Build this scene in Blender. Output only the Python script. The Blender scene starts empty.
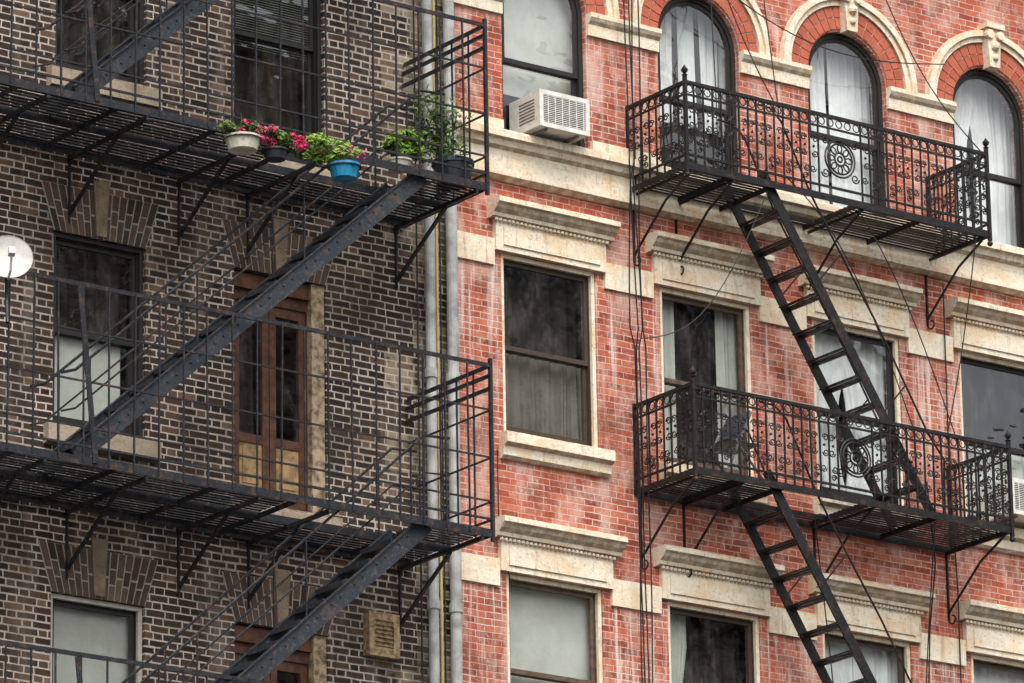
import bpy, math, random
import numpy as np
from mathutils import Vector, Matrix
from mathutils.geometry import tessellate_polygon
random.seed(7)
rad=math.radians
col=bpy.context.scene.collection
# ------------------------------------------------------------------ node helpers
class NT:
    def __init__(s,name):
        s.mat=bpy.data.materials.new(name); s.mat.use_nodes=True
        s.t=s.mat.node_tree; s.t.nodes.clear()
        s.out=s.t.nodes.new('ShaderNodeOutputMaterial')
    def n(s,ty,**kw):
        x=s.t.nodes.new(ty)
        for k,v in kw.items(): setattr(x,k,v)
        return x
    def set(s,inp,v):
        if isinstance(v,bpy.types.NodeSocket): s.t.links.new(v,inp)
        elif v is not None:
            if isinstance(v,(tuple,list)) and len(v)==3 and inp.type=='RGBA': v=(*v,1)
            inp.default_value=v
    def m(s,op,a,b=None,c=None,clamp=False):
        x=s.n('ShaderNodeMath',operation=op); x.use_clamp=clamp
        s.set(x.inputs[0],a); s.set(x.inputs[1],b); s.set(x.inputs[2],c)
        return x.outputs[0]
    def mix(s,f,a,b,mode='MIX'):
        x=s.n('ShaderNodeMix',data_type='RGBA',blend_type=mode)
        s.set(x.inputs['Factor'],f); s.set(x.inputs[6],a); s.set(x.inputs[7],b)
        return x.outputs[2]
    def mapr(s,v,a,b,c=0.,d=1.,smooth=True):
        x=s.n('ShaderNodeMapRange'); x.interpolation_type='SMOOTHSTEP' if smooth else 'LINEAR'
        s.set(x.inputs[0],v)
        for i,q in enumerate((a,b,c,d)): s.set(x.inputs[i+1],q)
        return x.outputs[0]
    def noise(s,vec,scale,detail=3,rough=.55,dim='3D'):
        x=s.n('ShaderNodeTexNoise'); x.noise_dimensions=dim
        if vec is not None: s.set(x.inputs['Vector'],vec)
        s.set(x.inputs['Scale'],scale); s.set(x.inputs['Detail'],detail); s.set(x.inputs['Roughness'],rough)
        return x.outputs[0]
    def ramp(s,v,stops,const=False):
        x=s.n('ShaderNodeValToRGB'); cr=x.color_ramp
        if const: cr.interpolation='CONSTANT'
        while len(cr.elements)<len(stops): cr.elements.new(.5)
        for e,(p,c) in zip(cr.elements,stops): e.position=p; e.color=(*c,1)
        s.set(x.inputs[0],v); return x.outputs[0]
    def pos(s):
        return s.n('ShaderNodeNewGeometry').outputs['Position']
    def xyz(s,v):
        x=s.n('ShaderNodeSeparateXYZ'); s.set(x.inputs[0],v); return x.outputs
    def comb(s,a,b,c=0.):
        x=s.n('ShaderNodeCombineXYZ'); s.set(x.inputs[0],a); s.set(x.inputs[1],b); s.set(x.inputs[2],c); return x.outputs[0]
    def scalev(s,v,t):
        x=s.n('ShaderNodeMapping'); s.set(x.inputs[0],v); x.inputs['Scale'].default_value=t; return x.outputs[0]
    def bump(s,h,st=.5,dist=.01):
        x=s.n('ShaderNodeBump'); x.inputs['Strength'].default_value=st; x.inputs['Distance'].default_value=dist
        s.set(x.inputs['Height'],h); return x.outputs[0]
    def pbr(s,c,rough=.8,bump=None,metal=0.,spec=.3,**kw):
        b=s.n('ShaderNodeBsdfPrincipled')
        s.set(b.inputs['Base Color'],c); s.set(b.inputs['Roughness'],rough); s.set(b.inputs['Metallic'],metal)
        s.set(b.inputs['Specular IOR Level'],spec)
        if bump is not None: s.set(b.inputs['Normal'],bump)
        s.t.links.new(b.outputs[0],s.out.inputs[0]); return s.mat

def brick(name,h,S,Hd,gap,stops,mort,left):
    s=NT(name); P=s.pos(); x,y,z=s.xyz(P)
    u=s.m('ADD',x,y)
    n1=s.noise(P,9,1); n2=s.noise(P,45,1)
    u=s.m('ADD',u,s.m('MULTIPLY',s.m('SUBTRACT',n1,.5),.02))
    v=s.m('ADD',z,s.m('MULTIPLY',s.m('SUBTRACT',s.noise(P,2.6,1),.5),.02))
    v=s.m('ADD',v,s.m('MULTIPLY',s.m('SUBTRACT',n2,.5),.008))
    vr=s.m('DIVIDE',v,h); row=s.m('FLOOR',vr); rv=s.m('MULTIPLY',s.m('FRACT',vr),h)
    odd=s.m('FLOORED_MODULO',row,2.)
    per=S+Hd
    wr=s.n('ShaderNodeTexWhiteNoise',noise_dimensions='1D'); s.set(wr.inputs['W'],row)
    p=s.m('ADD',s.m('DIVIDE',u,per),s.m('MULTIPLY',odd,.5)); p=s.m('ADD',p,s.m('MULTIPLY',wr.outputs[0],.22))
    cell=s.m('FLOOR',p); fp=s.m('MULTIPLY',s.m('FRACT',p),per)
    if Hd>0:
        isH=s.m('GREATER_THAN',fp,S)
        loc=s.m('SUBTRACT',fp,s.m('MULTIPLY',isH,S)); wid=s.m('ADD',S,s.m('MULTIPLY',isH,Hd-S))
        bid=s.m('ADD',s.m('MULTIPLY',cell,2.),isH)
    else: loc=fp; wid=S; bid=cell; isH=0.
    d=s.m('MINIMUM',s.m('MINIMUM',loc,s.m('SUBTRACT',wid,loc)),s.m('MINIMUM',rv,s.m('SUBTRACT',h,rv)))
    nlow=s.noise(P,1.7,3)
    wn=s.n('ShaderNodeTexWhiteNoise',noise_dimensions='2D'); s.set(wn.inputs['Vector'],s.comb(bid,row))
    w4=s.xyz(wn.outputs[1])
    g=s.m('MULTIPLY',s.mapr(nlow,.3,.7,.7,1.2),gap/2); g=s.m('MULTIPLY',g,s.m('ADD',.75,s.m('MULTIPLY',w4[1],.5)))
    mask=s.mapr(s.m('SUBTRACT',d,g),-.0015,.0022)
    bc=s.ramp(wn.outputs[0],stops)
    gr=s.noise(P,60,2)
    bc=s.mix(s.mapr(gr,.3,.75,.0,.5),bc,s.mix(1.,bc,(.5,.47,.45),'MULTIPLY'))
    mc=s.mix(s.mapr(nlow,.35,.65),mort[0],mort[1])
    if left:
        blk=s.m('FLOOR',s.m('DIVIDE',z,.40))
        w2=s.n('ShaderNodeTexWhiteNoise',noise_dimensions='1D'); s.set(w2.inputs['W'],blk)
        lim=s.m('ADD',-1.32,s.m('MULTIPLY',s.m('FLOORED_MODULO',blk,2.),.36))
        q=s.m('MULTIPLY',s.m('GREATER_THAN',x,lim),s.m('GREATER_THAN',w2.outputs[0],.2))
        q=s.m('MULTIPLY',q,s.mapr(s.noise(P,5,3),.34,.5))
        w3=s.n('ShaderNodeTexWhiteNoise',noise_dimensions='2D'); s.set(w3.inputs['Vector'],s.comb(row,bid))
        buff=s.ramp(w3.outputs[0],[(0,(.13,.085,.05)),(.4,(.28,.21,.14)),(.8,(.42,.35,.25)),(1,(.1,.07,.05))])
        bc=s.mix(s.m('MULTIPLY',q,.9),bc,buff)
    c=s.mix(mask,mc,bc)
    if left:
        c=s.mix(s.mapr(s.noise(s.scalev(P,(3.2,3.2,.5)),1.,4,.65),.50,.72,0,.4),c,(.3,.245,.2))
        c=s.mix(s.mapr(s.noise(s.scalev(P,(1.,1.,.6)),1.3,5,.65),.44,.66,0,.68),c,(.03,.021,.016))
        c=s.mix(s.mapr(s.noise(s.scalev(P,(9,9,.6)),1.,4,.65),.55,.7,0,.5),c,(.02,.015,.012))
    else:
        c=s.mix(s.mapr(s.noise(s.scalev(P,(2.2,2.2,1.1)),1.2,5,.7),.45,.66,0,.62),c,(.66,.48,.4))
        c=s.mix(s.mapr(s.noise(s.scalev(P,(1.,1.,.7)),1.5,4,.65),.50,.70,0,.62),c,(.15,.05,.034))
        dr=s.mapr(s.noise(s.scalev(P,(11,11,.45)),1.,4,.65),.50,.68,0,.85)
        zz=s.m('FLOORED_MODULO',s.m('SUBTRACT',z,2.45),3.35)
        dd=s.m('MULTIPLY',s.mapr(zz,.9,3.2,.12,1.),s.mapr(z,15.,21.,1.,.65))
        c=s.mix(s.m('MULTIPLY',dr,dd),c,(.82,.72,.64))
        c=s.mix(s.mapr(s.noise(P,15,4,.7),.55,.70,0,.55),c,(.76,.62,.54))
    hgt=s.m('ADD',mask,s.m('MULTIPLY',gr,.35))
    return s.pbr(c,.86,s.bump(hgt,.7,.008),spec=.25)

M_red=brick('red_brick',.0675,.212,0,.0095,[(0,(.27,.055,.032)),(.3,(.42,.09,.05)),(.6,(.5,.12,.066)),(.85,(.55,.165,.095)),(1,(.2,.045,.03))],((.54,.36,.28),(.63,.47,.39)),False)
M_dark=brick('dark_brick',.0735,.215,.108,.0165,[(0,(.022,.015,.013)),(.3,(.048,.03,.022)),(.55,(.08,.047,.032)),(.75,(.035,.023,.019)),(.92,(.14,.082,.052)),(1,(.2,.125,.08))],((.6,.54,.47),(.42,.36,.3)),True)

def stone(name,base,stain,dark,k=1.):
    s=NT(name);P=s.pos(); g=s.n('ShaderNodeNewGeometry')
    c=s.mix(s.mapr(s.noise(P,14,3),.3,.7),base,tuple(b*.88 for b in base))
    c=s.mix(s.mapr(s.noise(s.scalev(P,(1.5,1.5,2.)),2.2,4,.6),.44,.66,0,.8*k),c,stain)
    c=s.mix(s.mapr(s.noise(s.scalev(P,(9,9,1.0)),1.4,4,.7),.53,.70,0,.55*k),c,dark)
    c=s.mix(s.mapr(s.noise(P,30,4,.7),.56,.68,0,.65*k),c,tuple(d*.75 for d in dark))
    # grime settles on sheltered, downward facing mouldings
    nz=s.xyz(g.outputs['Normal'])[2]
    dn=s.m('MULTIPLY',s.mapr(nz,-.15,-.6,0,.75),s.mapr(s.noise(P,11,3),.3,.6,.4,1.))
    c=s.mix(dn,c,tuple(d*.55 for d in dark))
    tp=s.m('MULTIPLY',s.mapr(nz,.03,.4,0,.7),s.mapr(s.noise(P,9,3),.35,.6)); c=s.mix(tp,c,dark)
    return s.pbr(c,.8,s.bump(s.noise(P,32,3),.6,.014),spec=.25)
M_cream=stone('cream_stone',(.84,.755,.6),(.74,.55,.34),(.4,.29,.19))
M_buff=stone('buff_stone',(.44,.36,.27),(.34,.25,.17),(.14,.11,.08))
M_key=stone('key_stone',(.2,.15,.11),(.3,.22,.15),(.06,.05,.04))

def island(name,stops,rough=.85):
    s=NT(name);P=s.pos()
    r=s.n('ShaderNodeNewGeometry').outputs['Random Per Island']
    c=s.ramp(r,stops); c=s.mix(s.mapr(s.noise(P,35,3),.35,.75,0,.5),c,s.mix(1.,c,(.5,.46,.42),'MULTIPLY'))
    return s.pbr(c,rough,s.bump(s.noise(P,60,2),.4,.006))
M_vred=island('arch_brick',[(0,(.4,.095,.055)),(.5,(.52,.14,.08)),(1,(.46,.12,.075))])
M_vbr=island('lintel_brick',[(0,(.035,.024,.018)),(.3,(.085,.055,.038)),(.6,(.125,.08,.055)),(.85,(.05,.035,.026)),(1,(.2,.14,.095))])
def plain(name,c,rough=.6,metal=0.,spec=.4,var=.25,sc=12,bumpk=0.):
    s=NT(name);P=s.pos()
    cc=s.mix(s.mapr(s.noise(P,sc,3,.6),.35,.7,0,1),c,tuple(x*(1-var) for x in c))
    b=s.bump(s.noise(P,sc*3,3),bumpk,.004) if bumpk else None
    return s.pbr(cc,rough,b,metal,spec)
M_mort=plain('mortar',(.36,.32,.28),.9); M_mortr=plain('mortar_pink',(.58,.42,.35),.9)
def iron(name,c,rust,k):
    s=NT(name);P=s.pos()
    cc=s.mix(s.mapr(s.noise(P,23,3,.65),.55,.7,0,.6),c,tuple(q*3.5 for q in c))
    cc=s.mix(s.mapr(s.noise(P,7,4,.7),.53,.66,0,k),cc,rust)
    cc=s.mix(s.mapr(s.noise(P,41,3,.7),.6,.68,0,k),cc,tuple(q*1.6 for q in rust))
    return s.pbr(cc,s.mapr(s.noise(P,9,2),.3,.7,.34,.62),s.bump(s.noise(P,50,2),.4,.004),spec=.34)
M_iron=iron('black_iron',(.008,.008,.009),(.075,.036,.022),.55)
M_iron2=iron('blue_black_iron',(.012,.014,.018),(.1,.05,.03),.6)
M_string=iron('stair_iron',(.023,.029,.037),(.1,.062,.042),.55)
M_frame=plain('bronze_frame',(.065,.045,.03),.5); M_frame2=plain('brown_frame',(.13,.085,.055),.6,var=.5)
M_fdark=plain('dark_frame',(.02,.018,.017),.5)
M_fwood=plain('wood_door',(.125,.05,.026),.6,var=.6,sc=9)
M_tan=plain('tan_panel',(.45,.29,.14),.7,var=.6,sc=8)
M_peel=plain('peeling_paint',(.46,.35,.23),.8,var=.75,sc=14)
M_fwhite=plain('white_frame',(.5,.47,.41),.6)
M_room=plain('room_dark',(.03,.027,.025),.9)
def cloth(name,c,v=.75):
    s=NT(name);P=s.pos()
    cc=s.mix(s.mapr(s.noise(P,4,3),.3,.7),c,tuple(x*v for x in c))
    d=s.n('ShaderNodeBsdfDiffuse'); s.set(d.inputs[0],cc); s.t.links.new(d.outputs[0],s.out.inputs[0]); return s.mat
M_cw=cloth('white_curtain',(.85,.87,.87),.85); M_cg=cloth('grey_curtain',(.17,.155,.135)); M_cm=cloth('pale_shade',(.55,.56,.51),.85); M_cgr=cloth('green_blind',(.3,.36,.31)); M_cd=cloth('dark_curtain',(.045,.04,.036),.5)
def glass():
    s=NT('window_glass');P=s.pos()
    geo=s.n('ShaderNodeNewGeometry')
    tr=s.n('ShaderNodeBsdfTransparent'); s.set(tr.inputs[0],(.96,.98,.97))
    gl=s.n('ShaderNodeBsdfGlossy'); s.set(gl.inputs[0],(.95,.97,1.)); s.set(gl.inputs['Roughness'],.015)
    s.set(gl.inputs['Normal'],s.bump(s.noise(s.scalev(P,(1.2,1,2.4)),1.3,2),.25,.03))
    dt=s.n('ShaderNodeVectorMath',operation='DOT_PRODUCT'); s.set(dt.inputs[0],geo.outputs['Normal']); s.set(dt.inputs[1],geo.outputs['Incoming'])
    cs=s.m('ABSOLUTE',dt.outputs['Value']); fr=s.m('ADD',.11,s.m('MULTIPLY',.89,s.m('POWER',s.m('SUBTRACT',1.,cs),5.)))
    dirt=s.n('ShaderNodeBsdfDiffuse'); s.set(dirt.inputs[0],(.45,.43,.4))
    a=s.n('ShaderNodeMixShader'); s.set(a.inputs[0],fr); s.set(a.inputs[1],tr.outputs[0]); s.set(a.inputs[2],gl.outputs[0])
    b=s.n('ShaderNodeMixShader'); s.set(b.inputs[0],s.mapr(s.noise(s.scalev(P,(2,2,1)),2.5,4,.7),.45,.75,.0,.1)); s.set(b.inputs[1],a.outputs[0]); s.set(b.inputs[2],dirt.outputs[0])
    s.t.links.new(b.outputs[0],s.out.inputs[0]); return s.mat
M_glass=glass()
M_pipe=plain('grey_pipe',(.5,.5,.48),.55,var=.45,sc=5); M_yel=plain('yellow_pipe',(.6,.48,.2),.6)
M_cable=plain('cable_rubber',(.012,.012,.012),.6)
M_ac=plain('ac_white',(.72,.7,.64),.5,var=.2); M_acd=plain('ac_grille',(.1,.1,.1),.6)
M_leaf=island('leaves',[(0,(.03,.07,.015)),(.5,(.08,.15,.03)),(1,(.16,.24,.06))],.6)
M_leafb=island('bright_leaves',[(0,(.12,.25,.03)),(1,(.32,.45,.08))],.6)
M_flow=island('flower_petals',[(0,(.6,.02,.08)),(.5,(.8,.08,.3)),(1,(.75,.02,.03))],.6)
M_blue=plain('blue_glaze',(.02,.26,.46),.25,var=.4); M_pot=plain('dark_pot',(.02,.024,.035),.4); M_wpot=plain('white_planter',(.62,.58,.48),.6,var=.35)
M_soil=plain('soil',(.05,.035,.02),.95); M_dish=plain('dish_grey',(.56,.54,.5),.5,var=.2); M_vent=plain('rusty_vent',(.42,.3,.16),.75,var=.7,sc=20)
M_asph=plain('asphalt',(.05,.05,.052),.9,sc=3,bumpk=.3); M_conc=plain('sidewalk_concrete',(.33,.32,.3),.85,sc=2); M_grd=plain('ground_soil',(.16,.15,.13),.95,sc=.5); M_paint=plain('road_paint',(.7,.7,.66),.7)
M_roof=plain('roof_tar',(.06,.06,.06),.9); M_corn=plain('cornice_metal',(.2,.19,.17),.6); M_alu=plain('grey_chair_frame',(.16,.16,.16),.5)
M_tw=[plain('tower_brick',(.2,.13,.1),.9,sc=1),plain('tower_stone',(.3,.27,.23),.9,sc=1),plain('tower_grey',(.16,.16,.16),.9,sc=1)]

# ------------------------------------------------------------------ mesh builder
class MB:
    def __init__(s): s.v=[];s.f=[];s.mi=[];s.mats=[]
    def mid(s,m):
        if m not in s.mats: s.mats.append(m)
        return s.mats.index(m)
    def add(s,vs,fs,m):
        o=len(s.v); s.v+=[tuple(p) for p in vs]; i=s.mid(m)
        for f in fs: s.f.append(tuple(o+k for k in f)); s.mi.append(i)
    def box(s,x0,x1,y0,y1,z0,z1,m):
        s.add([(x0,y0,z0),(x1,y0,z0),(x1,y1,z0),(x0,y1,z0),(x0,y0,z1),(x1,y0,z1),(x1,y1,z1),(x0,y1,z1)],
              [(0,3,2,1),(4,5,6,7),(0,1,5,4),(1,2,6,5),(2,3,7,6),(3,0,4,7)],m)
    def bar(s,a,b,w,h,m,side=None):
        a=Vector(a);b=Vector(b);d=(b-a).normalized()
        if side is None: side=Vector((0,1,0)) if abs(d.y)<.9 else Vector((1,0,0))
        sd=Vector(side); sd=(sd-d*sd.dot(d)).normalized(); up=d.cross(sd)
        vs=[]
        for p in (a,b):
            for i,j in ((-1,-1),(1,-1),(1,1),(-1,1)): vs.append(p+sd*(i*w/2)+up*(j*h/2))
        s.add(vs,[(0,1,2,3),(7,6,5,4),(0,4,5,1),(1,5,6,2),(2,6,7,3),(3,7,4,0)],m)
    def tube(s,pts,r,m,n=5):
        pts=[Vector(p) for p in pts]; vs=[];fs=[];N=len(pts); prev=None
        for i,p in enumerate(pts):
            d=(pts[min(i+1,N-1)]-pts[max(i-1,0)])
            if d.length<1e-9: d=Vector((0,0,1))
            d.normalize()
            if prev is None: prev=d.orthogonal()
            a=(prev-d*prev.dot(d)); a=a.normalized() if a.length>1e-6 else d.orthogonal().normalized()
            prev=a; b=d.cross(a)
            for k in range(n):
                t=2*math.pi*k/n; vs.append(p+a*(r*math.cos(t))+b*(r*math.sin(t)))
        for i in range(N-1):
            for k in range(n):
                fs.append((i*n+k,i*n+(k+1)%n,(i+1)*n+(k+1)%n,(i+1)*n+k))
        fs.append(tuple(range(n))[::-1]); fs.append(tuple((N-1)*n+k for k in range(n)))
        s.add(vs,fs,m)
    def lathe(s,c,prof,m,n=16,axis='z'):
        vs=[];fs=[]
        for r,h in prof:
            for k in range(n):
                t=2*math.pi*k/n; a,b=r*math.cos(t),r*math.sin(t)
                vs.append((c[0]+a,c[1]+b,c[2]+h) if axis=='z' else (c[0]+a,c[1]+h,c[2]+b))
        for i in range(len(prof)-1):
            for k in range(n): fs.append((i*n+k,i*n+(k+1)%n,(i+1)*n+(k+1)%n,(i+1)*n+k))
        s.add(vs,fs,m)
    def ball(s,c,r,m,n=8):
        s.lathe(c,[(r*math.sin(math.pi*i/6)+1e-4,-r*math.cos(math.pi*i/6)) for i in range(7)],m,n)
    def prof(s,pts,x0,x1,m):
        n=len(pts); vs=[(x0,*p) for p in pts]+[(x1,*p) for p in pts]
        s.add(vs,[(i,(i+1)%n,n+(i+1)%n,n+i) for i in range(n)]+[tuple(range(n))[::-1],tuple(range(n,2*n))],m)
    def plate(s,outer,holes,y0,y1,m,rim=True):
        loops=[outer]+holes; flat=[p for l in loops for p in l]
        tris=tessellate_polygon([[Vector((p[0],p[1],0)) for p in l] for l in loops])
        n=len(flat); vs=[(p[0],y0,p[1]) for p in flat]+[(p[0],y1,p[1]) for p in flat]; fs=[]
        for t in tris:
            a,b,c=[Vector((*flat[k],0)) for k in t]
            t=tuple(t) if (b-a).cross(c-a).z>0 else tuple(t)[::-1]
            fs.append(t); fs.append(tuple(k+n for k in t[::-1]))
        o=0
        for li,l in enumerate(loops):
            k=len(l)
            if li>0 or rim:
                for i in range(k): fs.append((o+i,o+(i+1)%k,n+o+(i+1)%k,n+o+i))
            o+=k
        s.add(vs,fs,m)
    def quad(s,a,b,c,d,m): s.add([a,b,c,d],[(0,1,2,3)],m)
    def mesh(s,name):
        me=bpy.data.meshes.new(name); me.from_pydata(s.v,[],s.f)
        for m in s.mats: me.materials.append(m)
        me.polygons.foreach_set('material_index',s.mi); me.update(); return me
    def obj(s,name,parent=None,smooth=False,recalc=True):
        me=s.mesh(name)
        if recalc:
            import bmesh
            bm=bmesh.new(); bm.from_mesh(me); bmesh.ops.recalc_face_normals(bm,faces=bm.faces); bm.to_mesh(me); bm.free()
        if smooth:
            for p in me.polygons: p.use_smooth=True
        o=bpy.data.objects.new(name,me); col.objects.link(o)
        if parent: o.parent=parent
        return o
def empty(name):
    o=bpy.data.objects.new(name,None); col.objects.link(o); return o
def rect(x0,x1,z0,z1): return [(x0,z0),(x1,z0),(x1,z1),(x0,z1)]
def arch(cx,r,z0,zs,n=20): return [(cx-r,z0),(cx+r,z0)]+[(cx+r*math.cos(math.pi*i/n),zs+r*math.sin(math.pi*i/n)) for i in range(n+1)]

def curtain(mb,x0,x1,z0,z1,m,y=.245,amp=.03,fr=None,seed=0,swag=0.):
    rng=random.Random(seed); n=70; f=fr or rng.uniform(34,55); ph=rng.uniform(0,6); vs=[];fs=[]
    R=5
    for i in range(n+1):
        x=x0+(x1-x0)*i/n; yy=y+amp*math.sin(f*x+ph+1.2*math.sin(5*x+ph))+amp*.5*math.sin(2.3*f*x)
        for j in range(R+1):
            t=j/R; xx=x+.03*math.sin(9*x+ph)*t
            # gathered towards one side lower down
            if swag: 
                k=math.sin(math.pi*min(1,t*1.25+.0))*abs(swag); side=x0 if swag<0 else x1; xx=xx+(side-xx)*k
            vs.append((xx,yy*(1-.6*t)+y*.6*t,z0+(z1-z0)*t))
    for i in range(n):
        for j in range(R): fs.append((i*(R+1)+j,(i+1)*(R+1)+j,(i+1)*(R+1)+j+1,i*(R+1)+j+1))
    mb.add(vs,fs,m)
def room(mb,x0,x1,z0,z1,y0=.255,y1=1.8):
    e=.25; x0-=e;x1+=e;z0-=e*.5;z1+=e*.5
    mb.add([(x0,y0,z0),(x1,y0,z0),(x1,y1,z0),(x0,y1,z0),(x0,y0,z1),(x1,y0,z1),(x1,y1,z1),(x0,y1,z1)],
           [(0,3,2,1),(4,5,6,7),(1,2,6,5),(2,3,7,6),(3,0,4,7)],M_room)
def window(par,name,x0,x1,z0,z1,mf,style,arched=False,casing=None,mid=.5,seed=0,yo=0.):
    mb=MB(); g=MB(); cx=(x0+x1)/2; r=(x1-x0)/2
    def shape(i,za=None,zb=None):
        a=z0+i if za is None else za
        if arched and zb is None: return arch(cx,r-i,a,z1-r)
        return rect(x0+i,x1-i,a,(z1-i) if zb is None else zb)
    e=.003
    if casing: mb.plate(shape(e),[shape(.045)],.02+yo,.06+yo,casing)
    mb.plate(shape(e),[shape(.055)],.0605+yo,.17+yo,mf)
    zm=z0+(z1-z0)*mid
    mb.plate(shape(.056,zm-.02),[shape(.095,zm+.028)],.08+yo,.115+yo,mf)
    mb.plate(shape(.056,z0+.056,zm+.02),[shape(.095,z0+.13,zm-.025)],.12+yo,.155+yo,mf)
    def gl(pts,y):
        g.add([(p[0],y,p[1]) for p in pts],[tuple(range(len(pts)))],M_glass)
    gl(shape(.095,zm+.028),.098+yo); gl(shape(.095,z0+.13,zm-.025),.138+yo)
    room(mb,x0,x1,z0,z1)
    h=z1-z0; Y=.2
    i0=x0+.004; i1=x1-.004; zt=z1-.004
    for st in style.split('+'):
        if arched and st in('white','whitetop','grey','whiteswag'):
            zt=z1+.1; i0=x0-.1; i1=x1+.1; Y=.3
        yb=Y+.04
        if st=='white': curtain(mb,i0,cx+.01,z0+.02,zt,M_cw,y=yb,seed=seed); curtain(mb,cx+.03,i1,z0+.02,zt,M_cw,y=yb+.012,seed=seed+9)
        if st=='whiteswag': curtain(mb,i0,cx+.05,z0+.02,zt,M_cw,y=yb,seed=seed,swag=-.22); curtain(mb,cx-.02,i1,z0+.02,zt,M_cw,y=yb+.03,seed=seed+9,swag=.15)
        if st=='whitetop': curtain(mb,i0,i1,zm-.15,zt,M_cw,y=yb,seed=seed)
        if st=='grey': curtain(mb,i0,i1,z0+.05,zt,M_cg,seed=seed,y=yb)
        if st=='greylow': curtain(mb,i0,i1,z0+.01,zm,M_cg,y=yb-.01,seed=seed)
        if st=='palelowc': curtain(mb,i0,i1,z0+.01,zm+.05,M_cm,y=yb-.01,seed=seed)
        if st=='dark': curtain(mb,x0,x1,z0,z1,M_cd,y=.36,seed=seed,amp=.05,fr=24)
        if st=='paleleft': curtain(mb,i0,x0+.45,z0+.01,zt,M_cm,y=yb,seed=seed,swag=-.2)
        if st=='sides': curtain(mb,i0,x0+.34,z0+.01,zt,M_cm,y=yb,seed=seed); curtain(mb,x1-.26,i1,z0+.01,zt,M_cm,y=yb,seed=seed+1)
        if st=='shadelong': mb.box(i0-(.2 if arched else 0),i1+(.2 if arched else 0),Y+(.07 if arched else 0),Y+.005+(.07 if arched else 0),z0+.28*h,zt,M_cm)
        if st=='palelow': mb.box(x0+.08,x1-.16,Y,Y+.005,z0+.01,zm+.02,M_cm); 
        if st=='blind':
            zz=zt
            while zz>zm-.1: mb.bar((i0,Y+.02,zz),(i1,Y+.02,zz),.028,.003,M_cgr,side=(0,1,.6)); zz-=.026
    mb.obj(name,par); g.obj(name+'_glass',par,recalc=False)

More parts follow.
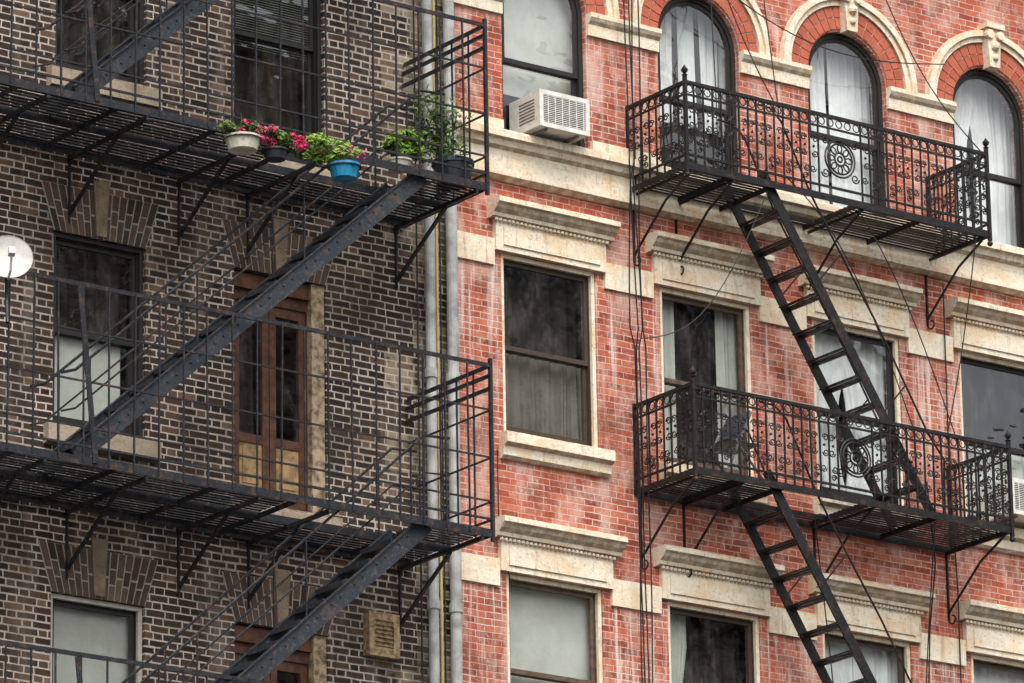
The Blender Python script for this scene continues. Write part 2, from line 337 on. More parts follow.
# ------------------------------------------------------------------ RED BUILDING
red=empty('brick_apartment_building')
XL,XR=-.5,10.2
bays=[.74+2.03*k for k in range(5)]; HW=.6
wall=MB()
st={(1,0):'dark+greylow',(1,1):'sides+dark',(1,2):'whiteswag',(1,3):'dark+palelowc',(2,0):'shadelong+dark',(2,1):'dark+paleleft',(2,2):'white',(2,3):'whitetop+dark',
    (0,0):'shadelong',(0,1):'whitetop+dark',(0,2):'white',(0,3):'whiteswag'}
strips=[(20.07,24.2)]+[(20.07-3.35*(k+1),20.07-3.35*k) for k in range(5)]+[(0,3.32)]
trim=MB(); arches=MB()
for si,(za,zb) in enumerate(strips):
    holes=[];
    for bi,cx in enumerate(bays):
        if si==0:
            holes.append(arch(cx,.545,20.56,22.1)); window(red,'arched_window',cx-.545,cx+.545,20.56,22.645,M_fdark,st.get((0,bi),'white'),True,None,.42,bi*3)
        elif si==6:
            holes.append(rect(cx-.75,cx+.75,.25,2.8)); window(red,'shop_window',cx-.75,cx+.75,.25,2.8,M_fdark,'dark',seed=bi)
        else:
            z0=za+.68; z1=za+2.59
            mf={(1,1):M_frame2,(1,2):M_fdark,(2,0):M_frame2,(1,3):M_fdark}.get((si,bi),M_frame)
            holes.append(rect(cx-HW,cx+HW,z0,z1)); window(red,'sash_window',cx-HW,cx+HW,z0,z1,mf,st.get((si,bi),random.choice(['dark','sides','white','grey'])),False,M_cream,.49,bi*5+si)
    wall.plate(rect(XL,XR,za,zb),holes,0,.25,M_red,rim=False)
    if si==0:
        trim.prof([(0,20.56),(-.2,20.555),(-.215,20.53),(-.215,20.47),(-.17,20.455),(-.15,20.40),(-.1,20.37),(-.085,20.30),(-.085,20.16),(-.11,20.15),(-.11,20.10),(-.05,20.07),(0,20.07)],XL+.02,XR-.003,M_cream)
        edges=[XL+.02]+[e for c in bays for e in (c-.55,c+.55)]+[XR-.01]
        for i in range(0,len(edges),2):
            a,b=edges[i],edges[i+1]
            trim.prof([(0,21.88),(-.035,21.88),(-.04,22.0),(-.07,22.03),(-.09,22.07),(-.09,22.118),(0,22.12)],a,b,M_cream)
            if b-a>.5: trim.box(a+.02,b-.02,-.05,0,20.5605,20.72,M_cream)
        for cx in bays:
            n=19
            arches.plate([(cx+.8*math.cos(math.pi*i/30),22.12+.8*math.sin(math.pi*i/30)) for i in range(31)]+[(cx+.547*math.cos(math.pi*(30-i)/30),22.12+.547*math.sin(math.pi*(30-i)/30)) for i in range(31)],[],-.012,-.0005,M_mortr)
            for i in range(n):
                t0=math.pi*(i+.07)/n;t1=math.pi*(i+.93)/n
                for ra,rb in ((.55,.668),(.68,.79)):
                    arches.plate([(cx+ra*math.cos(t0),22.12+ra*math.sin(t0)),(cx+rb*math.cos(t0),22.12+rb*math.sin(t0)),(cx+rb*math.cos(t1),22.12+rb*math.sin(t1)),(cx+ra*math.cos(t1),22.12+ra*math.sin(t1))],[],-.024,-.0125,M_vred)
            for ra,rb,yy in ((.8,.86,-.05),(.8602,.93,-.085)):
                arches.plate([(cx+rb*math.cos(math.pi*i/30),22.122+rb*math.sin(math.pi*i/30)) for i in range(31)]+[(cx+ra*math.cos(math.pi*(30-i)/30),22.122+ra*math.sin(math.pi*(30-i)/30)) for i in range(31)],[],yy,-.0005,M_cream)
            arches.plate([(cx-.07,22.62),(cx+.07,22.62),(cx+.1,23.06),(cx-.1,23.06)],[],-.13,-.0007,M_cream)
            arches.box(cx-.13,cx+.13,-.17,-.0007,23.061,23.12,M_cream)
            for sx in (-1,1): arches.lathe((cx+sx*.075,-.13,22.99),[(.001,-.04),(.05,-.035),(.06,0),(.05,.03)],M_cream,12,axis='y')
            arches.ball((cx,-.14,22.86),.055,M_cream,10); arches.ball((cx,-.135,22.73),.04,M_cream,10)
    elif si<6:
        zt=za+2.59
        for cx in bays:
            a,b=cx-.77,cx+.77
            trim.prof([(0,zt+.53),(-.21,zt+.52),(-.225,zt+.5),(-.225,zt+.46),(-.19,zt+.445),(-.17,zt+.41),(-.12,zt+.375),(-.11,zt+.34),(-.07,zt+.33),(0,zt+.33)],a,b,M_cream)
            xx=a+.06
            while xx<b-.04: trim.ball((xx,-.085,zt+.31),.021,M_cream,6); xx+=.052
            trim.box(a+.07,b-.07,-.06,0,zt+.0,zt+.329,M_cream)
            trim.box(a+.16,b-.16,-.078,-.0601,zt+.06,zt+.25,M_cream)
            trim.prof([(.055,za+.69),(-.13,za+.672),(-.14,za+.65),(-.14,za+.56),(-.08,za+.53),(-.07,za+.44),(-.04,za+.41),(0.0,za+.41),(0.,za+.6),(.055,za+.6)],cx-.66,cx+.7,M_cream) 
        edges=[XL+.02]+[e for c in bays for e in (c-.701,c+.701)]+[XR-.01]
        for i in range(0,len(edges),2): trim.prof([(0,zt-.16),(-.035,zt-.16),(-.035,zt+.12),(0,zt+.12)],edges[i],edges[i+1],M_cream)
wall.obj('wall',red); trim.obj('stone_trim',red); arches.obj('arches',red)
b=MB(); b.box(XL,XR,.251,.26,23.,24.2,M_room); b.box(XL,XR,.26,14,23.9,24.1,M_roof); b.box(XR-.02,XR,.25,14,0,24.2,M_red); b.box(XL,XR,13.8,14,0,24.1,M_red); b.obj('rear_and_roof',red)
c=MB(); c.prof([(0,24.2),(-.1,24.2),(-.12,24.5),(-.5,24.7),(-.55,24.95),(0,25.)],XL,XR,M_corn)
for k in range(22): c.box(XL+.2+k*.48,XL+.32+k*.48,-.42,-.11,24.25,24.6,M_corn)
c.obj('cornice',red)

# ------------------------------------------------------------------ DARK BUILDING
dk=empty('brick_apartment_building')
lw=MB(); lt=MB(); LX0,LX1=-11.2,-.502
lb=[(-2.56,.54),(-4.64,.52),(-6.74,.52),(-8.84,.52)]
F=3.56
for si,(za,zb) in enumerate([(19.46,23.02),(15.9,19.46),(12.34,15.9),(8.78,12.34),(5.22,8.78),(0,5.22)]+[(23.02,25.6)]):
    holes=[]
    if si<5:
        for bi,(cx,hw) in enumerate(lb):
            z1=za+2.67; z0=za+(.3 if bi==0 else .75)
            holes.append(rect(cx-hw,cx+hw,z0,z1))
            if bi==0 and si in(1,2):
                d=MB(); g=MB(); x0,x1=cx-hw+.003,cx+hw-.003
                d.plate(rect(x0,x1,z0+.003,z1-.003),[rect(x0+.06,x1-.16,z0+.06,z1-.28)],.1,.22,M_fwood)
                d.box(x1-.15,x1-.0,.02,.0995,z0,z1-.004,M_peel); d.box(x0,x1-.151,.05,.0995,z1-.17,z1-.02,M_fwood)
                xm=(x0+x1-.1)/2
                for a,bb in ((x0+.061,xm-.005),(xm+.005,x1-.161)):
                    d.plate(rect(a,bb,z0+.061,z1-.281),[rect(a+.075,bb-.075,z0+.75,z1-.38),rect(a+.075,bb-.075,z0+.2,z0+.66)],.12,.165,M_fwood)
                    d.box(a+.07,bb-.07,.135,.15,z0+.19,z0+.67,M_tan); d.box(a+.12,bb-.12,.123,.1345,z0+.25,z0+.6,M_tan)
                    g.quad((a+.07,.14,z0+.74),(bb-.07,.14,z0+.74),(bb-.07,.14,z1-.37),(a+.07,.14,z1-.37),M_glass)
                room(d,x0,x1,z0,z1); curtain(d,x0,xm-.1,z0+.5,z1,M_cd,seed=3)
                d.obj('timber_door',dk); g.obj('timber_door_glass',dk,recalc=False)
            else:
                sty={(0,0):'blind+dark',(0,1):'dark',(1,1):'dark+palelow',(2,1):'shadelong'}.get((si,bi),random.choice(['dark','sides','grey']))
                window(dk,'sash_window',cx-hw,cx+hw,z0,z1,M_fdark,sty,False,M_fdark if si!=2 else M_fwhite,.55 if bi==0 else .5,si*7+bi,.02)
            hs_=.15
            lt.plate([(cx-hw-.0,z1),(cx+hw+.0,z1),(cx+hw+hs_,z1+.47),(cx-hw-hs_,z1+.47)],[],-.006,-.0006,M_mort)
            n=15
            for i in range(n):
                for (r0,r1) in ((0.0,.31),(.34,.64),(.67,1.)) if i%2 else ((0,.46),(.5,1.)):
                    def px(t,r): return cx+(2*t-1)*((hw-.005)+(hs_)*r)
                    t0,t1=(i+.1)/n,(i+.9)/n
                    lt.plate([(px(t0,r0),z1+.47*r0),(px(t1,r0),z1+.47*r0),(px(t1,r1),z1+.47*r1-.004),(px(t0,r1),z1+.47*r1-.004)],[],-.012,-.0065,M_vbr)
            lt.plate([(cx-.055,z1+.02),(cx+.055,z1+.02),(cx+.09,z1+.58),(cx-.09,z1+.58)],[],-.03,-.0125,M_key)
            lt.prof([(.075,z0),(-.09,z0-.01),(-.1,z0-.03),(-.1,z0-.2),(0,z0-.22),(0,z0-.08),(.075,z0-.08)],cx-hw-.1,cx+hw+.12,M_buff)
    elif si==5:
        holes=[rect(-4.2,-2.,.1,3.2),rect(-8.5,-5.2,.6,3.2)]
        for a in ((-4.2,-2.,.1,3.2),(-8.5,-5.2,.6,3.2)): window(dk,'shop_window',*a,M_fdark,'dark')
    lw.plate(rect(LX0,LX1,za,zb),holes,0,.25,M_dark,rim=False)
lw.obj('wall',dk); lt.obj('lintels_and_sills',dk)
b=MB(); b.box(LX0,LX1,.26,14,25.3,25.5,M_roof); b.box(LX0,LX0+.02,.25,14,0,25.6,M_dark); b.box(LX0,LX1,13.8,14,0,25.3,M_dark); b.box(LX1-.01,LX1,.25,14,0,25.6,M_dark)
b.prof([(0,25.6),(-.1,25.6),(-.4,25.9),(-.45,26.1),(0,26.15)],LX0,LX1,M_corn); b.obj('roof_and_sides',dk)
# ------------------------------------------------------------------ RIGHT (ornate) FIRE ESCAPE
fe=empty('ornate_fire_escape')
def scroll(mb,cx,z,y,r,sx=1,sz=1,ax='x',turn=1.35,th=.0075):
    pts=[]
    for i in range(13):
        t=i/12; a=t*turn*2*math.pi; rr=r*(1-.72*t)
        p=(cx+sx*rr*math.cos(a),z+sz*rr*math.sin(a))
        pts.append((p[0],y,p[1]) if ax=='x' else (y,p[0],p[1]))
    mb.tube(pts,th,M_iron,4)
def railing(mb,a0,a1,y,ax,rosette=True,H=.87):
    def P(a,z): return (a,y,z) if ax=='x' else (y,a,z)
    for z,w in ((H,.036),(H-.13,.018),(.09,.022)):
        mb.bar(P(a0,z),P(a1,z),w,.022 if z<H else .032,M_iron,side=(0,0,1))
    n=max(2,round((a1-a0)/.118)); st_=(a1-a0)/n
    mid=(a0+a1)/2
    for i in range(n+1):
        a=a0+i*st_; ros=rosette and abs(a-mid)<.2
        if not ros: mb.bar(P(a,0.0),P(a+.006*math.sin(i*4.7),H),.016,.016,M_iron)
        if i<n:
            c=a+st_/2
            mb_r=st_*.36
            pts=[P(c+mb_r*math.cos(t*math.pi/4),H-.065+mb_r*math.sin(t*math.pi/4)) for t in range(9)]
            mb.tube(pts,.007,M_iron,4)
            if rosette and abs(c-mid)<.24: continue
            q=st_*.24
            s=1 if i%2 else -1
            scroll(mb,c-s*q*.6,.58,y,q*1.5,s,1,ax); scroll(mb,c-s*q*.6,.42,y,q*1.5,s,-1,ax)
            scroll(mb,c+s*q*.6,.25,y,q*1.5,-s,-1,ax); 
            if i%2: scroll(mb,c,.16,y,q*1.3,1,1,ax)
            mb.ball(P(c,.50),.016,M_iron,5)
    if rosette:
        for r in (.2,.165,.07,.03):
            mb.tube([P(mid+r*math.cos(t*math.pi/12),.42+r*math.sin(t*math.pi/12)) for t in range(25)],.011,M_iron,5)
        for k in range(8):
            a=k*math.pi/4; c,s_=math.cos(a),math.sin(a)
            pts=[]
            for t in range(9):
                u=t/8*math.pi*2; rr=.117+.045*math.cos(u); w=.03*math.sin(u)
                pts.append(P(mid+rr*c-w*s_,.42+rr*s_+w*c))
            mb.tube(pts,.009,M_iron,4)
        for dx in (-.2,.2):
            for dz in (.24,.6): scroll(mb,mid+dx,dz,y,.055,1 if dx>0 else -1,1 if dz>.4 else -1,ax,th=.009)
def finial(mb,x,y,z):
    mb.lathe((x,y,z),[(.018,0),(.034,.015),(.014,.03),(.034,.055),(.038,.075),(.02,.1),(.004,.125)],M_iron,8)
X0,X1=1.78,5.86; hx0,hx1=2.98,4.0; D=1.0
def esc_platform(x1):
    mb=MB()
    for y in (-D,-.03): mb.bar((X0,y,-.03),(x1,y,-.03),.014,.075,M_iron)
    for x in (X0,hx0-.05,hx1+.05,x1,(X0+hx0)/2,(hx1+x1)/2): mb.bar((x,-D,-.035),(x,0,-.035),.014,.055,M_iron)
    y=-D+.035
    while y<-.05:
        inh=-.95<y<-.3
        segs=[(X0,hx0-.05),(hx1+.05,x1)] if inh else [(X0,x1)]
        for a,b_ in segs: mb.bar((a,y,-.004),(b_,y,-.004),.032,.01,M_iron)
        y+=.066
    mb.bar((hx0-.05,-.29,-.03),(hx1+.05,-.29,-.03),.012,.05,M_iron)
    railing(mb,X0,x1,-D,'x'); railing(mb,-D,-.02,X0,'y',False); railing(mb,-D,-.02,x1,'y',False)
    for x in (X0,x1):
        mb.bar((x,-D,-.1),(x,-D,.93),.036,.036,M_iron); finial(mb,x,-D,.93); mb.ball((x,-D,-.13),.032,M_iron)
        mb.bar((x,-.03,0),(x,-.03,.9),.025,.025,M_iron)
    for x in (X0+.06,X0+.62,hx1+.12,x1-.06):
        mb.bar((x,-D,-.075),(x,.0,-.075),.022,.025,M_iron)
        mb.tube([(x,-D+.06,-.09),(x,-.55,-.28),(x,-.14,-.62),(x,-.02,-.72)],.015,M_iron,6)
        mb.bar((x,-.012,-.06),(x,-.012,-.8),.035,.015,M_iron)
        mb.tube([(x,-.02-.05+.05*math.cos(t),-.80-.045*math.sin(t)) for t in [i*.6 for i in range(9)]],.010,M_iron,5)
    return mb
def esc_stair(dz):
    mb=MB(); yo,yi=-.93,-.32
    a=Vector((2.9,0,0)); b_=Vector((4.93,0,-dz)); 
    for y in (yo,yi):
        mb.bar((a.x-.08,y,a.z+.12),(b_.x+.02,y,b_.z),.016,.115,M_iron)
        top=Vector((2.75,y,.85)); e1=Vector((3.1,y,.72))
        pts=[top,Vector((2.95,y,.84)),e1]
        for t in (.12,.3,.5,.7,.85):
            q=a.lerp(b_,t); pts.append(Vector((q.x+.34-.02*math.sin(t*9),y,q.z+.38)))
        pts.append(Vector((b_.x+.22,y,b_.z+.62))); pts.append(Vector((b_.x+.2,y,b_.z+.02)))
        mb.tube(pts,.012,M_iron,6)
        for t in (.3,.7):
            q=a.lerp(b_,t); mb.bar((q.x,y,q.z),(q.x+.34,y,q.z+.38),.014,.014,M_iron)
    n=12
    for i in range(1,n):
        q=a.lerp(b_,i/n)
        for k in (-.075,.0,.06): mb.bar((q.x+k+.01,yo,q.z),(q.x+k+.01,yi,q.z),.045,.012,M_iron,side=(1,0,0))
    return mb
zs=[20.3,17.07,13.82,10.55,7.3]
p0=esc_platform(X1).obj('platform',fe); p0.location=(0,0,zs[0])
m1=esc_platform(X1+.13).mesh('platform_lower')
sm=esc_stair(3.23).mesh('stair')
for i,z in enumerate(zs):
    if i>0:
        o=bpy.data.objects.new('platform',m1); col.objects.link(o); o.parent=fe; o.location=(0,0,z)
    if i<4:
        o=bpy.data.objects.new('stair',sm); col.objects.link(o); o.parent=fe; o.location=(-.06*i,0,z)
# ------------------------------------------------------------------ LEFT FIRE ESCAPE
fl=empty('steel_fire_escape')
LD=1.4; A0,A1=-8.7,-1.05
I2=M_iron2
def left_module():
    mb=MB()
    for y in (-LD,-.05,-.7): mb.bar((A0,y,-.04),(A1,y,-.04),.012,.08,I2)
    hx=(-3.3,-1.78)
    y=-LD+.04
    while y<-.06:
        inh=-1.34<y<-.72
        for a,b_ in ([(A0,hx[0]),(hx[1],A1)] if inh else [(A0,A1)]): mb.bar((a,y,-.004),(b_,y,-.004),.038,.01,I2)
        y+=.075
    xs=[A1,hx[1],hx[0],-4.2,-5.3,-6.4,-7.5,A0]
    for x in xs: mb.bar((x,-LD,-.045),(x,0,-.045),.014,.05,I2)
    for z,t in ((1.65,.04),(1.2,.016),(.72,.016),(.28,.016),(.1,.022)):
        mb.bar((A0,-LD,z),(A1,-LD,z),.018,t,I2); 
        for x in (A0,A1): mb.bar((x,-LD,z),(x,-.02,z),.018,t,I2)
    n=int((A1-A0)/.27)
    for i in range(n+1):
        x=A1-(A1-A0)*i/n; w=.014*math.sin(i*5.1)
        mb.bar((x,-LD-.008,-.06),(x+w,-LD-.008+.008*math.sin(i*3.3),1.65),.015,.015,I2)
    for i in range(1,5):
        y=-LD+LD*i/5
        for x in (A0,A1): mb.bar((x,y,-.05),(x,y,1.65),.015,.015,I2)
    for x in (A0,A1): mb.bar((x,-LD,-.12),(x,-LD,1.72),.034,.034,I2)
    for z in (1.42,1.55): mb.bar((A1,-LD,z),(A1-.02,-.02,z),.024,.035,I2)
    for x in (-5.75,): 
        mb.bar((x-.0,-LD-.02,1.62),(x+.18,-LD-.02,-.05),.012,.055,I2)
    for x in (A1-.12,-2.95,-3.75,-5.0,-6.1,-7.4):
        mb.bar((x,-LD,-.1),(x,0,-.1),.032,.04,I2)
        mb.bar((x,-LD*.62,-.12),(x,-.02,-.66),.025,.034,I2)
        mb.bar((x,-.012,-.05),(x,-.012,-.75),.045,.015,I2)
    H=3.52; a=Vector((-1.78,0,.0)); b_=Vector((-5.72,0,-H)); yo,yi=-1.3,-.76
    for y in (yo,yi):
        mb.bar(Vector((a.x+.02,y,a.z-.02)),(b_.x,y,b_.z+.02),.02,.175,M_string)
        mb.bar(Vector((a.x+.02,y-.018,a.z-.02))+Vector((-.04,0,.075)),Vector((b_.x,y-.018,b_.z))+Vector((-.065,0,.075)),.045,.012,M_string)
        for hgt,r in ((.85,.015),(.48,.010)):
            mb.tube([(a.x+.3,y,a.z+hgt+.02),(a.x,y,a.z+hgt),(b_.x,y,b_.z+hgt),(b_.x-.15,y,b_.z+hgt-.05)],r,I2,6)
        for t in (.04,.35,.66,.96):
            q=a.lerp(b_,t); mb.bar((q.x,y,q.z),(q.x,y,q.z+.85),.014,.014,I2)
    n=15
    for i in range(1,n):
        q=a.lerp(b_,i/n); mb.box(q.x-.13,q.x+.11,yo+.01,yi-.01,q.z-.006,q.z+.006,M_string)
        mb.box(q.x-.13,q.x-.122,yo+.01,yi-.01,q.z-.045,q.z-.006,M_string)
        for dx in (-.05,.05): mb.ball((q.x+dx,yo-.012,q.z+dx*.89),.013,M_string,6)
    return mb
lm=left_module().obj('platform_and_stair',fl)
LZ=[19.42,22.94,15.9,12.38,8.86,5.34]
lm.location=(0,0,LZ[0])
for z in LZ[1:]:
    o=bpy.data.objects.new('platform_and_stair',lm.data); col.objects.link(o); o.parent=fl; o.location=(0,0,z)

# ------------------------------------------------------------------ small objects
def aircon(x0,x1,z0,z1,yf=-.42,yb=.11):
    mb=MB(); mb.box(x0,x1,yf+.02,yb,z0,z1,M_ac)
    mb.plate(rect(x0-.008,x1+.008,z0-.008,z1+.008),[rect(x0+.04,x1-.04,z0+.04,z1-.04)],yf,yf+.019,M_ac)
    mb.box(x0+.04,x1-.04,yf+.012,yf+.0195,z0+.04,z1-.04,M_acd)
    k=z0+.05
    while k<z1-.05: mb.box(x0+.04,x1-.04,yf+.003,yf+.011,k,k+.007,M_ac); k+=.02
    k=x0+.1
    while k<x1-.05: mb.box(k,k+.008,yf+.001,yf+.0115,z0+.04,z1-.04,M_ac); k+=.09
    for j in range(7):
        z=z0+.08+j*.035
        mb.box(x0-.003,x0-.0005,yf+.1,yf+.36,z,z+.014,M_acd)
    mb.bar(((x0+x1)/2-.2,yf+.05,z0-.02),((x0+x1)/2-.2,0,z0-.02),.03,.02,M_corn); mb.bar(((x0+x1)/2+.2,yf+.05,z0-.02),((x0+x1)/2+.2,0,z0-.02),.03,.02,M_corn)
    return mb.obj('air_conditioner')
aircon(.36,.98,20.6,20.98)
aircon(6.55,7.15,17.46,17.84,-.4)
for x,r,m in ((-.83,.052,M_pipe),(-.56,.058,M_pipe)):
    mb=MB(); mb.tube([(x+.008*math.sin(k),-.11,.1+k*2.5) for k in range(11)],r,m,14)
    z=1.2
    while z<25: mb.tube([(x,-.11,z),(x,-.11,z+.09)],r+.014,m,14); mb.box(x-r-.03,x+r+.03,-.04,0,z+.3,z+.34,M_corn); z+=2.37
    mb.obj('drain_pipe',smooth=False)
mb=MB(); mb.tube([(-.695,-.05,0),(-.69,-.05,10),(-.7,-.05,25)],.016,M_yel,8); mb.tube([(-.64,-.05,0),(-.66,-.05,25)],.009,M_cable,6); mb.tube([(-.92,-.06,0),(-.95,-.05,25)],.01,M_cable,6); mb.tube([(-.45,-.04,0),(-.47,-.04,25)],.01,M_cable,6); mb.obj('conduit_pipe')
mb=MB()
for k,(xa,xb,yy) in enumerate([(1.66,1.72,-.25),(1.72,1.6,-.25),(1.78,1.75,-.26),(1.6,1.68,-.24)]):
    P=[]
    for i in range(60):
        z=24.3-i*.2; t=i/60
        bow=.1*math.sin(z*1.1+k) if 18.5<z<20.5 else .015*math.sin(z*2.2+k*2)
        P.append((xa+(xb-xa)*t+bow*.5,yy,z))
    mb.tube(P,.0075,M_cable,4)
def sag(a,b,s,r=.0065):
    a=Vector(a);b=Vector(b); mb.tube([a.lerp(b,t/16)-Vector((0,0,s*math.sin(math.pi*t/16))) for t in range(17)],r,M_cable,4)
mb.tube([(2.2+.5*t/10,-.3,24.0-.9*t/10-.5*math.sin(t/10*3.1)) for t in range(11)]+[(2.75,-.3,21.5),(2.8,-.25,20.6)],.007,M_cable,4)
mb.tube([(1.7+(4.2*t/20),-.35,23.3-.9*t/20-.55*math.sin(t/20*3.14)) for t in range(21)],.007,M_cable,4)
sag((1.7,-.27,22.9),(3.3,-.3,24.2),.25); sag((3.3,-.2,24.2),(3.1,-.9,21.1),-.1); sag((2.4,-.25,24.2),(3.0,-.95,21.2),.3)
sag((4.6,-.3,24.1),(5.8,-.98,21.2),.4); sag((4.0,-.98,20.3),(5.3,-.98,17.9),-.25); sag((5.7,-.98,20.3),(5.15,-.98,17.9),.15)
sag((3.1,-.98,20.4),(4.7,-.98,17.95),-.45); sag((1.72,-.25,18.6),(2.9,-.98,20.3),.5)
sag((4.95,-.98,17.0),(5.3,-.1,13.4),-.2); sag((3.9,-.3,17.0),(4.4,-.1,13.4),-.15)
mb.tube([(.02,-.05,17.2-.1*t-.0) if t<8 else (.02+.03*(t-8),-.05,16.4-.12*(t-8)) for t in range(14)],.006,M_cable,4)
mb.tube([(6.0,-.06,20.0),(5.98,-.06,18.),(6.03,-.06,16.6),(6.0,-.06,13.)],.008,M_cable,5)
mb.tube([(5.1,-.7,17.5),(5.35,-.5,16.7),(5.5,-.2,16.1),(5.55,-.06,15.2),(5.5,-.06,13)],.008,M_cable,5)
mb.obj('hanging_cable')
mb=MB(); c=Vector((-6.58,-1.5,17.60))
prof=[(.001,0)]+[(.22*i/8,-.06*(i/8)**2) for i in range(1,9)]+[(.225,-.07),(.22,-.055),(.12,-.005),(.001,.01)]
mb.lathe((0,0,0),prof,M_dish,28,axis='y')
mb.tube([(0,-.0,-.2),(0,-.2,-.22),(0,-.3,-.1)],.012,M_dish,6); mb.box(-.03,.03,-.34,-.27,-.12,-.05,M_dish)
mb.tube([(0,.01,0),(0,.1,0),(0,.12,-.25),(0,.1,-.6)],.018,M_iron2,8)
o=mb.obj('satellite_dish',smooth=False); o.location=c; o.rotation_euler=(rad(-12),0,rad(-25))
mb=MB(); mb.box(-1.6,-1.26,-.1,0,14.87,15.29,M_vent); mb.plate(rect(-1.61,-1.25,14.86,15.3),[rect(-1.54,-1.32,14.95,15.22)],-.12,-.1005,M_vent)
for k in range(6): mb.bar((-1.54,-.112,14.97+k*.042),(-1.32,-.112,14.97+k*.042),.02,.004,M_vent,side=(0,1,.8))
mb.obj('wall_vent')
def leaves(mb,c,rx,ry,rz,n,sz,m,rng,long=1.8):
    for _ in range(n):
        while 1:
            p=Vector([rng.uniform(-1,1) for _ in range(3)])
            if p.length<1: break
        p=Vector((c[0]+p.x*rx,c[1]+p.y*ry,c[2]+p.z*rz))
        d=Vector([rng.gauss(0,1) for _ in range(3)]).normalized(); e=d.orthogonal().normalized()
        s=sz*rng.uniform(.6,1.3)
        mb.add([p-d*s*long/2,p+e*s/2,p+d*s*long/2+Vector((0,0,-s*.3)),p-e*s/2],[(0,1,2,3)],m)
def plant(name,c,pr,ph,mp,cr,n,sz,ml,flow=0,stems=5,off=(0,0),clumps=6,hang=False):
    rng=random.Random(name+str(c)); mb=MB()
    mb.lathe(c,[(.001,0),(pr*.8,0),(pr*.98,ph*.8),(pr*1.06,ph*.82),(pr*1.06,ph),(pr*.92,ph),(pr*.9,ph*.86)],mp,18)
    mb.lathe(c,[(pr*.9,ph*.87),(.001,ph*.9)],M_soil,14)
    if hang:
        mb.tube([(c[0]+pr*1.08*math.cos(t*math.pi/10),c[1]+pr*1.08*math.sin(t*math.pi/10),c[2]+ph*.8) for t in range(21)],.006,M_iron,5)
        for dx in (-.1,.1): mb.tube([(c[0]+dx,c[1]+pr*.6,c[2]+ph*.8),(c[0]+dx,-1.43,c[2]+ph+.12),(c[0]+dx,-1.4,c[2]+ph+.32)],.006,M_iron,5)
    for k in range(clumps):
        cc=(c[0]+off[0]+rng.uniform(-.75,.75)*cr[0],c[1]+off[1]+rng.uniform(-.6,.6)*cr[1],c[2]+ph+cr[2]*rng.uniform(.1,1.7))
        mb.tube([(c[0],c[1],c[2]+ph*.9),((c[0]*.6+cc[0]*.4),c[1],(c[2]+ph+cc[2])/2),cc],.006,M_leaf,4)
        leaves(mb,cc,cr[0]*.5,cr[1]*.6,cr[2]*.5,n//clumps,sz,ml,rng)
    if flow:
        for k in range(7):
            cc=(c[0]+rng.uniform(-1,1)*cr[0],c[1]+rng.uniform(-.6,.6)*cr[1]-.04,c[2]+ph+cr[2]*rng.uniform(.2,1.5)); leaves(mb,cc,.06,.05,.045,flow//7,.033,M_flow,rng,1.)
    return mb.obj(name,recalc=False)
zf=19.425
plant('potted_shrub',(-1.28,-1.15,zf),.2,.24,M_pot,(.36,.22,.36),1300,.036,M_leaf,clumps=20,off=(-.22,0))
plant('potted_leafy_plant',(-1.98,-1.22,zf),.13,.1,M_wpot,(.22,.14,.17),380,.065,M_leafb,clumps=9)
plant('flower_pot',(-4.05,-1.58,zf-.3),.17,.13,M_wpot,(.24,.1,.1),320,.032,M_leaf,flow=120,hang=True)
plant('flower_pot',(-3.68,-1.58,zf-.32),.12,.1,M_pot,(.3,.11,.14),480,.033,M_leaf,flow=380,hang=True)
plant('blue_glazed_pot',(-2.88,-1.58,zf-.36),.15,.14,M_blue,(.3,.12,.12),460,.04,M_leafb,off=(-.18,0),clumps=12,flow=40,hang=True)
mb=MB(); x,y,z=2.55,-.6,17.08
for yy in (y-.22,y+.22):
    mb.tube([(x-.25,yy,z),(x+.12,yy,z+.75)],.014,M_alu,6); mb.tube([(x+.3,yy,z),(x-.12,yy,z+.45)],.014,M_alu,6)
mb.box(x-.2,x+.2,y-.22,y+.22,z+.40,z+.42,M_pot); mb.quad((x,y-.2,z+.48),(x,y+.2,z+.48),(x+.13,y+.2,z+.78),(x+.13,y-.2,z+.78),M_pot)
mb.obj('folding_chair',recalc=False)

# ------------------------------------------------------------------ across the street: out-of-view towers, added and sized to vary the window reflections
def tower(x0,x1,y1,h,m,k):
    mb=MB(); mb.box(x0,x1,y1-16,y1,0,h,m); mb.box(x0-.3,x1+.3,y1-16.3,y1+.4,h+.001,h+.9,M_corn)
    mb.tube([((x0+x1)/2,y1-6,h+.9),((x0+x1)/2,y1-6,h+5)],1.5,M_roof,12)
    z=4.5
    while z<h-2.5:
        x=x0+1
        while x<x1-1.8:
            mb.box(x,x+1.1,y1+.001,y1+.06,z,z+1.8,M_room); mb.box(x-.1,x+1.2,y1+.001,y1+.15,z-.2,z-.001,M_tw[1]); x+=2.3
        z+=3.3
    mb.obj('reflection_tower')
tower(30,45,-66,52,M_tw[0],0); tower(45.6,52.4,-66,44.2,M_tw[1],1); tower(53,64,-68,50,M_tw[2],2); tower(66,80,-66,40,M_tw[0],3)
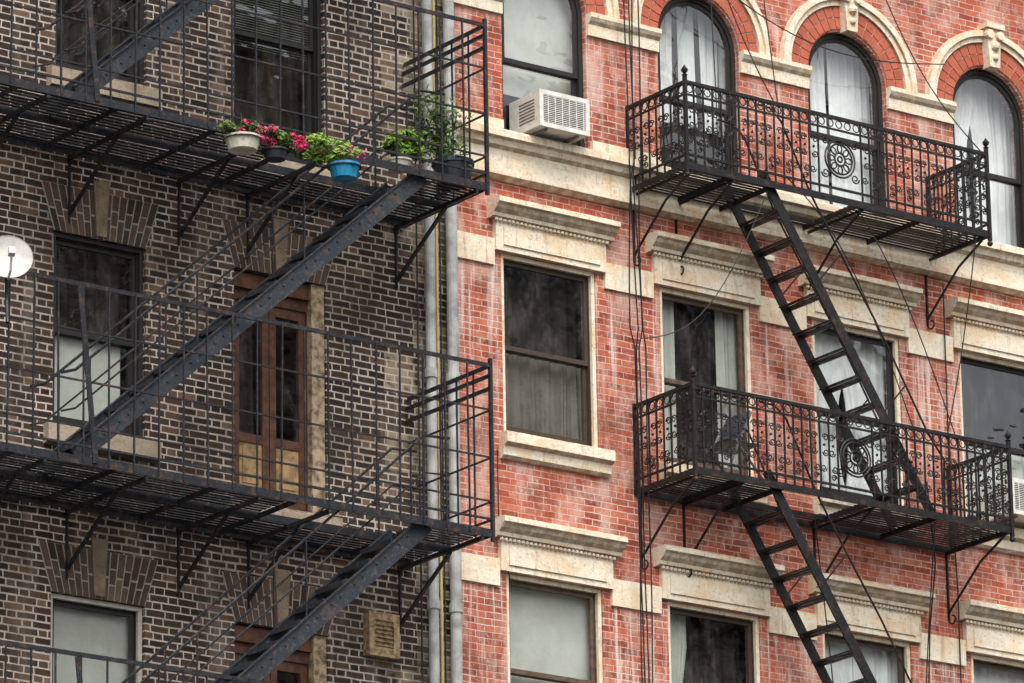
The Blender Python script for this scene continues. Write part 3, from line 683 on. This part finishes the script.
# ------------------------------------------------------------------ street
def sheet(name,x0,x1,y0,y1,z,m):
    mb=MB(); mb.quad((x0,y0,z),(x1,y0,z),(x1,y1,z),(x0,y1,z),m); return mb.obj(name,recalc=False)
sheet('ground',-1500,1500,-1500,1500,-.16,M_grd); sheet('road',-300,300,-42,-5,-.15,M_asph)
mb=MB(); mb.box(-300,300,-4.95,-.001,-.155,-.004,M_conc); mb.box(-300,300,-5.1,-4.951,-.155,-.0,M_conc); mb.obj('sidewalk')
mb=MB(); mb.box(-300,300,-60,-42,-.155,-.004,M_conc); mb.obj('sidewalk')
mb=MB()
for k in range(60): mb.quad((-150+k*5,-23.6,-.145),(-147+k*5,-23.6,-.145),(-147+k*5,-23.45,-.145),(-150+k*5,-23.45,-.145),M_paint)
mb.obj('road_markings',recalc=False)

# ------------------------------------------------------------------ world, sun, camera
w=bpy.data.worlds.new('World'); bpy.context.scene.world=w; w.use_nodes=True; t=w.node_tree
bg=t.nodes['Background']; sky=t.nodes.new('ShaderNodeTexSky'); sky.sky_type='NISHITA'; sky.sun_disc=False
el,az=rad(52),rad(205)
sky.sun_elevation=el; sky.sun_rotation=az; sky.air_density=1.; sky.dust_density=5.
hs=t.nodes.new('ShaderNodeHueSaturation'); hs.inputs['Saturation'].default_value=.2; hs.inputs['Value'].default_value=1.7
t.links.new(sky.outputs[0],hs.inputs['Color']); t.links.new(hs.outputs[0],bg.inputs[0]); bg.inputs[1].default_value=.15
L=bpy.data.lights.new('sun','SUN'); L.energy=1.1; L.angle=rad(50); L.color=(1,.96,.9)
so=bpy.data.objects.new('sun',L); col.objects.link(so)
sd=Vector((math.sin(az)*math.cos(el),math.cos(az)*math.cos(el),math.sin(el))); so.rotation_euler=sd.to_track_quat('Z','Y').to_euler()
cam=bpy.data.cameras.new('camera'); co=bpy.data.objects.new('camera',cam); col.objects.link(co)
cam.sensor_width=36; cam.lens=5607.4/1024*36; cam.clip_end=4000; cam.clip_start=1
p,r,yw=rad(17.28),rad(-.99),rad(36.67)
f=Vector((math.sin(yw)*math.cos(p),math.cos(yw)*math.cos(p),math.sin(p))); rt=Vector((math.cos(yw),-math.sin(yw),0)); up=rt.cross(f)
r2=rt*math.cos(r)+up*math.sin(r); u2=-rt*math.sin(r)+up*math.cos(r)
Mx=Matrix((r2,u2,-f)).transposed().to_4x4(); Mx.translation=Vector((-31.959,-43.275,1.6)); co.matrix_world=Mx
bpy.context.scene.camera=co
bpy.context.scene.view_settings.view_transform='Standard'
